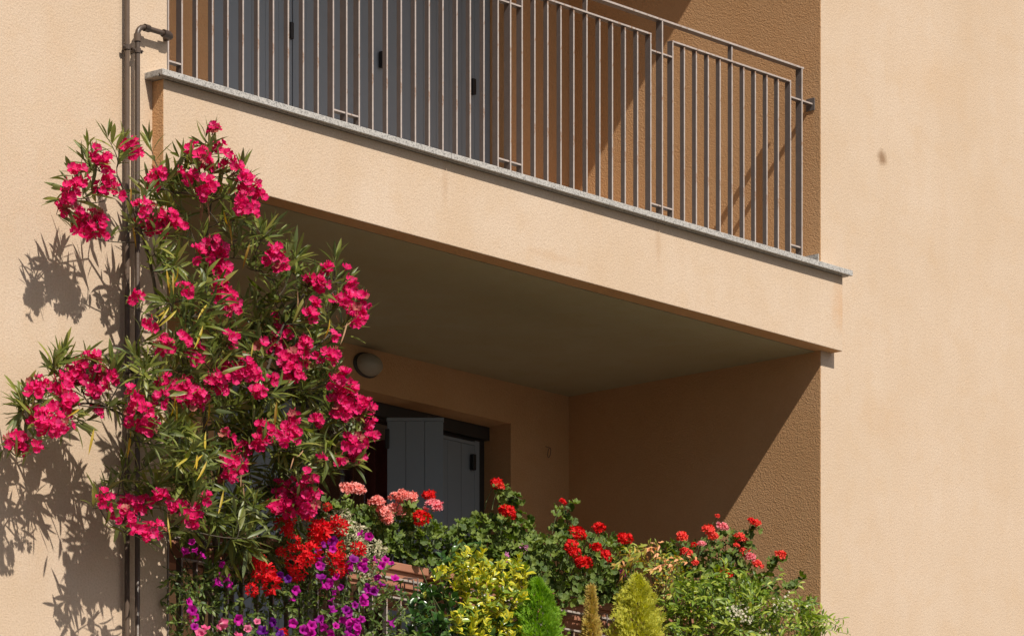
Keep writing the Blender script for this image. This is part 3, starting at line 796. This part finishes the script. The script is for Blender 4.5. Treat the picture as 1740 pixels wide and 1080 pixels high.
for (x, y, a) in YL:
    ax = Vector((-math.sin(a)*.7, -math.sin(a)*.3, -math.cos(a))) + rv(.12)
    ys.append((at(x, y-18, ole_Y(x, y)-.08), basis(ax, Vector((-.5, -.8, .3))+rv(.3)), U(.08, .14)))
scatter(ole, 'yellow_leaf', ys, YLT, M_oley)
ps = []
for (x, y, a) in [(340,352,.1),(345,355,-.1),(352,350,0),(505,505,.1),(520,520,0),(600,560,1.2),(590,563,.5),(570,550,-1.4),(515,780,1.2),(500,790,.9),(410,820,.1),(413,835,0)]:
    ax = Vector((-math.sin(a)*.7, -math.sin(a)*.3, -math.cos(a))) + rv(.1)
    ps.append((at(x, y-16, ole_Y(x, y)-.05), basis(ax, Vector((-.5, -.8, .3))+rv(.3)), U(.08, .12)))
PODT0 = 0
PODT = [leaf_t(1, .07, .2, .8, .5, 5, .2, 50+i) for i in range(3)]
scatter(ole, 'dry_seed_pod', ps, PODT, M_oled)

# ------------------------------------------------------------ geraniums
def geranium(label, root_px, poly, nleaf, Yr, heads, extra=(), grp='geraniums in the planter boxes'):
    ro = at(root_px[0], root_px[1], .215); ro.z = ZI-.02
    t = thing('geranium_plant', label, 'geranium', ro, grp)
    items = []; st = MB()
    tops = []
    cen = Vector((sum(p[0] for p in poly)/len(poly), sum(p[1] for p in poly)/len(poly)))if False else None
    for (x, y) in sample(poly, int(nleaf*1.75), 3):
        Y = U(*Yr); p = at(x, y, Y)
        out = (p - (ro+Vector((0, .08, -.05)))).normalized()
        nrm = (out*.6 + Vector((-.25, -.45, .65)) + rv(.42)).normalized()
        ax = (Vector((-.2, -.3, -.55)) + rv(.6)); items.append((p, basis(ax, nrm), U(.030, .056)))
        if R() < .22: tops.append(p)
    for p in tops:
        b = Vector((ro.x + max(-.38, min(.38, (p.x-ro.x)*.75)), .215+U(-.05, .05), ro.z))
        st.tube(bez(b, (b+p)*.5+Vector((0, .03, .04)), p, 4), [.004, .0035, .003, .0025, .002], 5, cap=False)
    for (pts) in extra:                       # tall stalks with their own leaves
        S = [at(*q) for q in pts]; S2 = smooth_path(S, 3); st.tube(S2, .0035, 6, cap=False)
        for i in range(int(len(S2)*2.2)):
            q = S2[random.randrange(1, len(S2))]; p = q + Vector((U(-.05, .05), U(-.05, .03), U(-.03, .03)))
            items.append((p, basis(Vector((-.2, -.3, -.5))+rv(.5), (Vector((-.3, -.5, .6))+rv(.3))), U(.04, .062)))
            st.tube([q, p], .0015, 4, cap=False)
    scatter(t, 'leaf', items, GLEAF, M_gerl)
    for hd in heads:
        x, y, r, mat = hd[:4]; Y = hd[4] if len(hd) > 4 else U(Yr[0]-.04, Yr[0]+.06)
        p = at(x, y, Y); sc_ = r/17.5
        d = (Vector((-.25, -.45, .75))+rv(.15)).normalized(); B = d.to_track_quat('Z', 'Y').to_matrix() @ Matrix.Rotation(U(0, 6), 3, 'Z')
        j = random.randrange(4)
        obj('flower_head', tmesh('flower_head', UMB[j], mat, ('umb', j)), t, p-ro, B.to_quaternion(), (sc_*U(.95, 1.25), sc_*U(.9, 1.1), sc_*U(.75, 1.0)))
        b = p + Vector((U(-.03, .03), .06, -U(.10, .16)))
        sm = MB(); sm.tube(bez(b, b+Vector((0, -.01, .07)), p-d*.01, 4), [.003, .0025, .0025, .002, .002], 5, cap=False)
        sm.build('flower_stalk', M_stem, t, smooth=True, origin=ro)
    if st.V: st.build('stems', M_stem, t, smooth=True, origin=ro)['kind'] = 'stuff'
    return t
geranium('geranium with salmon pink heads in the planter by the open shutter', (660, 950),
  [(555,870),(590,852),(640,862),(700,870),(735,880),(765,900),(772,930),(760,960),(700,962),(650,935),(600,900)], 230, (.08, .30),
  [(588,830,15,M_gpnk),(605,830,17,M_gpnk),(640,853,16,M_gpnk),(651,868,15,M_gpnk),(656,880,17,M_gpnk),(674,846,15,M_gpnk),(686,840,13,M_gpnk),(673,866,16,M_gpnk),(698,845,15,M_gpnk),
   (737,859,17,M_grose,.02),(729,842,14,M_gred,.08),(716,880,19,M_gred,.0)], [[(690,905,.2),(692,870,.15),(690,858,.1)],[(575,880,.2),(560,860,.15),(566,850,.12)]])
geranium('tall scarlet geranium whose highest stalk stands against the lit door jamb', (850, 985),
  [(752,915),(780,885),(830,872),(870,875),(905,885),(915,910),(930,960),(880,985),(800,960),(760,950)], 260, (.08, .30),
  [(843,822,14,M_gred),(850,826,9,M_gcor),(862,869,17,M_gred,.05)], [[(868,890,.2),(866,862,.18),(858,845,.14),(848,830,.1)],[(858,870,.2),(865,850,.16),(870,842,.1)],[(800,895,.2),(790,880,.15)]])
geranium('scarlet geranium with a dense bunch of red heads, middle of the planters', (1000, 1015),
  [(890,915),(930,905),(975,905),(1040,905),(1075,925),(1085,960),(1075,1025),(1020,1025),(930,1022),(900,990),(880,940)], 330, (-.06, .28),
  [(956,852,9,M_gred),(981,905,16,M_gred),(1018,897,14,M_gred),(970,927,15,M_gred),(976,938,13,M_gred),(990,956,17,M_gred),(1013,930,13,M_gred),(1029,944,15,M_gred),(1061,915,17,M_gred)],
  [[(960,920,.2),(958,885,.16),(955,862,.12)],[(950,905,.2),(945,885,.15)],[(968,905,.2),(962,880,.15)]])
geranium('coral red geranium reaching furthest right in front of the sunlit side wall', (1220, 1055),
  [(1110,950),(1130,918),(1180,920),(1210,905),(1260,915),(1285,940),(1290,975),(1320,985),(1340,1010),(1250,1020),(1150,1010),(1100,980)], 230, (.04, .28),
  [(1159,911,13,M_gcor),(1203,901,14,M_gcor),(1212,910,11,M_gcor),(1228,894,13,M_grose),(1219,876,6,M_gcor),(1277,885,10,M_gred),(1286,888,10,M_gcor),(1257,914,15,M_gcor),(1251,926,7,M_gcor),
   (1165,938,13,M_gcor),(1179,925,7,M_gred),(1192,923,8,M_grose),(1265,937,13,M_gcor),(1276,947,12,M_grose),(1287,958,12,M_gcor),(1326,942,14,M_gcor),(1228,970,11,M_gcor),(1236,975,11,M_gred),(1181,955,8,M_gcor)],
  [[(1240,950,.15),(1262,920,.1),(1280,893,.06)],[(1290,990,.15),(1310,965,.1),(1324,948,.05)],[(1130,960,.15),(1135,930,.1)],[(1250,930,.15),(1255,905,.1)],[(1330,1000,.1),(1350,985,.05)]])

# ------------------------------------------------------------ shrubs and trailing plants in front
def shrub(name, label, cat, root, poly, n, Yr, tpls, mat, size, axis, nrm, stemmat=None, part='leaf', jit=.5, ns=24, grp=None, mind=4, bias=None):
    t = thing(name, label, cat, root, grp); items = []; st = MB()
    per = 9
    for (x, y) in sample(poly, n//per, mind*2.5):
        p = at(x, y, U(*Yr)); ax = (Vector(axis)+rv(jit)).normalized(); ln = size[1]*U(1.6, 2.6)
        nn = (Vector(nrm)+rv(.35)).normalized(); sd = ax.cross(nn).normalized(); lsz = U(*size)
        st.tube([p-ax*ln*.6, p, p+ax*ln*.5], .0012, 4, cap=False)
        for k in range(per):
            f = k/(per-1); s_ = -1 if k % 2 else 1
            q = p + ax*ln*(f-.6); th = U(.5, 1.1)*(1-f*.7)
            items.append((q, basis(ax*math.cos(th)+sd*s_*math.sin(th)+rv(.12), nn+rv(.25)), lsz*U(.75, 1.1)))
    for i in range(ns):
        p = items[random.randrange(len(items))][0]
        b = Vector(root)+Vector((max(-.42, min(.42, (p.x-root[0])*.85))+U(-.04, .04), 0, 0)); st.tube(bez(b, (b+p)*.5+rv(.05)+Vector((0, .05, 0)), p, 5), [.003, .003, .0025, .002, .002, .0015], 5, cap=False)
    scatter(t, part, items, tpls, mat)
    st.build('stems', stemmat or M_stem, t, smooth=True, origin=root)['kind'] = 'stuff'
    return t, items

# variegated euonymus: rosettes of upright leaves
def rosettes(t, pts, Yr, tpls, mat, size, nl=7, name='leaf', up=.9):
    items = []
    for (x, y) in pts:
        c = at(x, y, U(*Yr)); d = (Vector((-.25, -.5, up))+rv(.3)).normalized(); sd = d.orthogonal().normalized(); s2 = d.cross(sd); a0 = U(0, 6)
        for k in range(nl):
            a = a0+k*2.4; rad = sd*math.cos(a)+s2*math.sin(a); th = .45+.12*k+U(-.1, .1)
            ax = d*math.cos(th)+rad*math.sin(th); base = c - d*(.008*k)
            items.append((base, basis(ax, d-rad*.4+rv(.15)), U(*size)*(.8+.03*k)))
    scatter(t, name, items, tpls, mat)
er = Vector((2.0, -.13, ZO-.02))
eu = thing('euonymus_shrub', 'shrub with glossy yellow margined leaves hanging over the lower railing', 'shrub', er)
EP = [(735,975),(775,950),(800,930),(830,945),(880,945),(898,965),(895,1010),(875,1040),(890,1078),(800,1082),(770,1050),(790,1010),(770,985)]
rosettes(eu, sample(EP, 92, 10), (-.30, -.10), EUO, M_euo, (.040, .066), 8)
rosettes(eu, sample([(690,1010),(740,985),(780,1010),(800,1040),(860,1050),(880,1090),(690,1095),(700,1050)], 70, 8), (-.24, -.02), EUO, M_euog, (.050, .080), 6, 'green_leaf')
rosettes(eu, sample([(745,940),(790,915),(830,930),(800,990),(745,985)], 18, 8), (-.10, .02), EUO, M_euog, (.040, .06), 6, 'green_leaf')
st = MB()
for i in range(26):
    p = at(U(700, 890), U(960, 1070), U(-.2, -.05)); st.tube(bez(er+Vector((U(-.3, .3), 0, 0)), (er+p)*.5+Vector((0, .04, 0)), p, 5), .003, 5, cap=False)
st.build('stems', M_stem, eu, smooth=True, origin=er)['kind'] = 'stuff'

def conifer(label, tip, basepx, wpx, hz, mat, tpls, n, Y, dome, lean=0, sz=(.022, .04), grp='small conifers outside the railing'):
    tp = at(tip[0], tip[1], Y); bs = Vector((tp.x+lean, Y, ZO-.02)); H = tp.z-bs.z
    t = thing('dwarf_conifer', label, 'conifer', bs, grp); items = []
    rmax = wpx/364.0/2
    for i in range(n):
        v = 1-(R()**1.0); v = U(.05, 1.0) if R() < .35 else U(.45, 1.0); a = U(0, 6.283)
        prof = max(0, 1-((v-.42)/.58)**2)**.7 if v > .42 else 1.0
        if not dome: prof = min(1, (1-v)*1.35+.03)
        lump = 1+.18*math.sin(a*5+v*17)+.1*math.sin(a*3-v*31)
        rr = rmax*prof*lump*(U(.60, 1.08) if R() > .06 else U(1.08, 1.28))*(1+.25*math.sin(v*40+a*2)*.5)
        p = bs.lerp(tp, v) + Vector((math.cos(a)*rr, math.sin(a)*rr*.9, 0))
        ax = Vector((math.cos(a)*.55, math.sin(a)*.55, .9))+rv(.25)
        items.append((p, basis(ax, Vector((-math.sin(a), math.cos(a), 0))+rv(.5)), U(*sz)))
    scatter(t, 'spray', items, tpls, mat, 300)
    MB().tube([bs, bs.lerp(tp, .5), bs.lerp(tp, .95)], [.006, .004, .001], 6).build('trunk', M_bark, t, smooth=True, origin=bs)
    return t
conifer('bright green domed conifer beside the yellow margined shrub', (912, 986), None, 86, .4, M_thu, SPR, 4200, -.20, True, sz=(.022, .036))
conifer('narrow bronze tipped golden conifer, thinner of the two golden ones', (1004, 1000), None, 46, .3, M_gold2, SPR, 1500, -.18, False, sz=(.028, .045))
conifer('wide domed golden yellow conifer in front of the orange tinted shrub', (1082, 980), None, 94, .4, M_gold, SPR, 4600, -.22, True, sz=(.022, .038))

# nandina with orange tips
nr = Vector((4.0, -.13, ZO-.02))
nt_, _i = shrub('nandina_shrub', 'yellow green nandina with orange shoots behind the domed golden conifer', 'shrub', nr,
   [(1045,945),(1075,928),(1120,935),(1160,950),(1165,985),(1140,1015),(1110,1010),(1060,985)], 520, (-.20, -.02), NAN, M_nan, (.030, .055), (-.6, -.4, .1), (-.2, -.5, .8), M_redstem, jit=.6)
it = []
for (x0, y0, x1, y1) in [(1120,962,1182,945),(1105,935,1128,922),(1110,965,1150,955),(1130,955,1175,950),(1155,1070,1175,1040),(1100,930,1120,938)]:
    for k in range(7):
        p = at(x0+(x1-x0)*k/6, y0+(y1-y0)*k/6+U(-4, 4), -.17); it.append((p, basis(Vector((-.8, -.4, -.1))+rv(.35), (-.3, -.7, .6)), U(.03, .05)))
scatter(nt_, 'orange_leaf', it, NAN, M_nano)

# fresh green bush on the right with white flowers
br = Vector((4.7, -.13, ZO-.02))
bu, _i = shrub('jasmine_bush', 'fresh green bush with small white flowers trailing past the right wall corner', 'bush', br,
   [(1125,1010),(1160,975),(1200,985),(1240,965),(1290,990),(1310,1015),(1345,1010),(1395,1040),(1410,1085),(1120,1090),(1130,1050)], 2500, (-.32, -.02), BUSH, M_bush, (.034, .062), (-.3, -.5, .35), (-.3, -.4, .8), jit=.75, ns=40, mind=3)
it = []; sg = MB()
for P in [[(1370,1040),(1400,1045),(1415,1052),(1432,1050)],[(1380,1060),(1405,1068),(1420,1072),(1440,1076)],[(1330,1015),(1350,1000),(1358,990)],[(1345,1020),(1375,1020),(1385,1025)],[(1385,1050),(1410,1056),(1425,1064)],[(1290,1000),(1318,985),(1325,975)]]:
    S = [at(x, y, -.24) for x, y in P]; sg.tube(S, .0016, 5, cap=False)
    for q in smooth_path(S, 2)[1:]:
        for s in (-1, 1): it.append((q, basis(Vector((.45, -.5, .5*s))+rv(.3), Vector((-.3, -.6, .6))+rv(.2)), U(.03, .05)))
scatter(bu, 'sprig_leaf', it, NAN, M_bush)
sg.build('sprig', M_stem, bu, smooth=True, origin=br)
it = []
for (x, y, r, n) in [(1258,1040,20,46),(1245,1033,12,18),(1340,1025,22,30),(1325,1035,14,14),(1275,1052,10,12),(1300,1072,12,8)]:
    for k in range(n): it.append((at(x+random.gauss(0, r*.5), y+random.gauss(0, r*.35), U(-.35, -.28)), basis(rv(), Vector((-.4, -.8, .5))+rv(.3)), U(.006, .010)))
scatter(bu, 'white_flower', it, STAR, M_white)

# petunias and other trailing plants on the left
pr = Vector((.7, -.13, ZO-.02))
pt, _i = shrub('petunia_plant', 'trailing petunias in magenta, purple and pink over the lower railing below the oleander', 'petunia', pr,
   [(285,960),(330,975),(380,1000),(420,1030),(480,1010),(540,960),(600,920),(650,960),(690,1010),(700,1090),(285,1095)], 2500, (-.28, -.02), SMALL, M_small, (.022, .042), (-.2, -.4, -.2), (-.3, -.5, .7), jit=.8, ns=20, mind=3)
PETS = [(565,918,'m'),(601,949,'m'),(627,911,'m'),(649,960,'m'),(620,953,'m'),(671,981,'m'),(675,998,'m'),(637,997,'m'),(624,998,'p'),(563,1018,'m'),(565,1034,'m'),(603,1027,'p'),(544,961,'m'),(545,979,'m'),
(602,1051,'m'),(615,1051,'m'),(571,1062,'m'),(562,1076,'m'),(592,1070,'m'),(543,1051,'p'),(664,1058,'m'),(593,968,'p'),(579,997,'p'),(618,1015,'p'),(571,979,'p'),(373,977,'m'),(385,982,'m'),(377,958,'p'),
(322,1022,'p'),(328,1035,'m'),(331,1048,'p'),(331,934,'m'),(380,1058,'k'),(405,1052,'m'),(437,1055,'k'),(421,1067,'k'),(405,1077,'k'),(342,1077,'k'),(330,1063,'k'),(464,1056,'v'),(472,1066,'v'),(475,1076,'v'),
(498,1058,'m'),(516,1069,'m'),(545,947,'m'),(541,936,'p'),(475,977,'v'),(489,983,'v'),(503,1002,'p'),(453,1076,'v'),(582,1052,'m'),(608,1072,'p'),(550,1065,'m'),(528,1075,'m'),(655,950,'p'),(560,990,'p'),(588,1035,'m'),(445,1070,'v'),(612,905,'m'),(641,980,'m')]
mm = {'m': M_pmag, 'p': M_pmag, 'v': M_ppur, 'k': M_ppnk}
PETS += [(x+U(-12, 12), y-U(6, 14), c) for (x, y, c) in PETS if R() < .12]
PETS += [(x+U(-14, 14), y+U(4, 16), c) for (x, y, c) in PETS if R() < .5]
for (x, y, c) in PETS:
    p = at(x, y, -.30+U(-.03, .05)); d = (Vector((-.5, -.6, .3))+rv(.5)).normalized(); j = random.randrange(3)
    B = d.to_track_quat('Z', 'Y').to_matrix() @ Matrix.Rotation(U(0, 6), 3, 'Z')
    obj('flower', tmesh('petunia_flower', PET[j], mm[c], ('pet', j)), pt, p-pr, B.to_quaternion(), U(.62, .98) * (.9 if c != 'p' else .8))
# trailing red geranium
ir = Vector((.95, .215, ZI-.02))
iv, _i = shrub('ivy_geranium', 'trailing plant with loose scarlet flower bunches between oleander and petunias', 'geranium', ir,
   [(400,880),(440,850),(480,880),(540,870),(590,880),(610,930),(590,980),(540,1000),(470,1010),(420,1000),(395,940)], 1000, (-.20, .10), SMALL, M_small, (.022, .040), (-.2, -.3, -.3), (-.3, -.5, .7), jit=.8, ns=40, mind=3)
IV = [(481,891,16),(489,902,12),(500,922,14),(520,874,12),(544,902,22),(556,861,8),(528,938,20),(500,958,16),(506,974,15),(439,952,15),(448,972,20),(459,991,20),(428,1002,12),(566,947,14),(478,938,10),(571,886,12),(579,896,15),(545,899,18),
 (574,932,15),(574,948,17),(574,966,17),(609,932,14),(520,950,14),(482,1074,9),(523,1073,10),(535,915,14),(492,880,12)]
for (x, y, r) in IV:
    p = at(x, y, -.24+U(-.04, .03)); d = (Vector((-.35, -.7, .3))+rv(.25)).normalized(); j = random.randrange(4)
    B = d.to_track_quat('Z', 'Y').to_matrix() @ Matrix.Rotation(U(0, 6), 3, 'Z')
    obj('flower_head', tmesh('flower_head', IVY[j], M_ivy, ('ivy', j)), iv, p-ir, B.to_quaternion(), r/13.5)
# cream leaved trailing plant
cr = Vector((1.35, .215, ZI-.02))
shrub('trailing_silver_plant', 'trailing plant with tiny cream leaves beside the pink geranium', 'plant', cr,
   [(545,862),(590,868),(625,905),(655,930),(662,955),(640,962),(625,990),(600,960),(580,915),(548,885)], 1100, (-.24, -.05), SMALL, M_cream, (.014, .026), (-.3, -.3, 0), (-.3, -.5, .7), jit=.9, ns=20, mind=2)
# dark green trailing mass behind, under the oleander
dr = Vector((.5, .215, ZI-.02))
shrub('trailing_ivy', 'dark green small leaved trailer in the shade under the oleander', 'plant', dr,
   [(400,850),(470,850),(520,880),(500,960),(430,960),(340,960),(290,980),(300,1010),(350,1030),(420,1050),(500,1040),(520,1000),(560,1000),(540,950),(560,880),(450,830),(390,860)], 1000, (-.14, .14), SMALL, M_small, (.025, .045), (-.2, -.3, -.3), (-.3, -.5, .7), jit=.8, ns=30, mind=3)
# small lilac flowers between the geraniums
for (x, y, n, lab) in [(890,929,16,'small lilac flower bunch left of the dense red geranium heads'), (861,943,8,'tiny lilac flower bunch above the yellow margined shrub'), (1059,973,9,'small purple flower bunch left of the domed golden conifer top'), (1139,988,7,'small magenta flower bunch under the orange nandina shoots')]:
    c = at(x, y, -.02); t = thing('lilac_flower', lab, 'flower', c-Vector((0, -.05, .15)), 'small lilac flowers among the leaves'); it = []
    for k in range(n): it.append((c+rv(.012), basis(rv(), Vector((-.4, -.8, .5))+rv(.3)), U(.010, .017)))
    scatter(t, 'floret', it, STAR, M_lil if x < 1000 else M_pmag)
    MB().tube([t.location, c], .002, 5).build('stalk', M_stem, t, smooth=True, origin=t.location)
print('objects', len(bpy.data.objects))
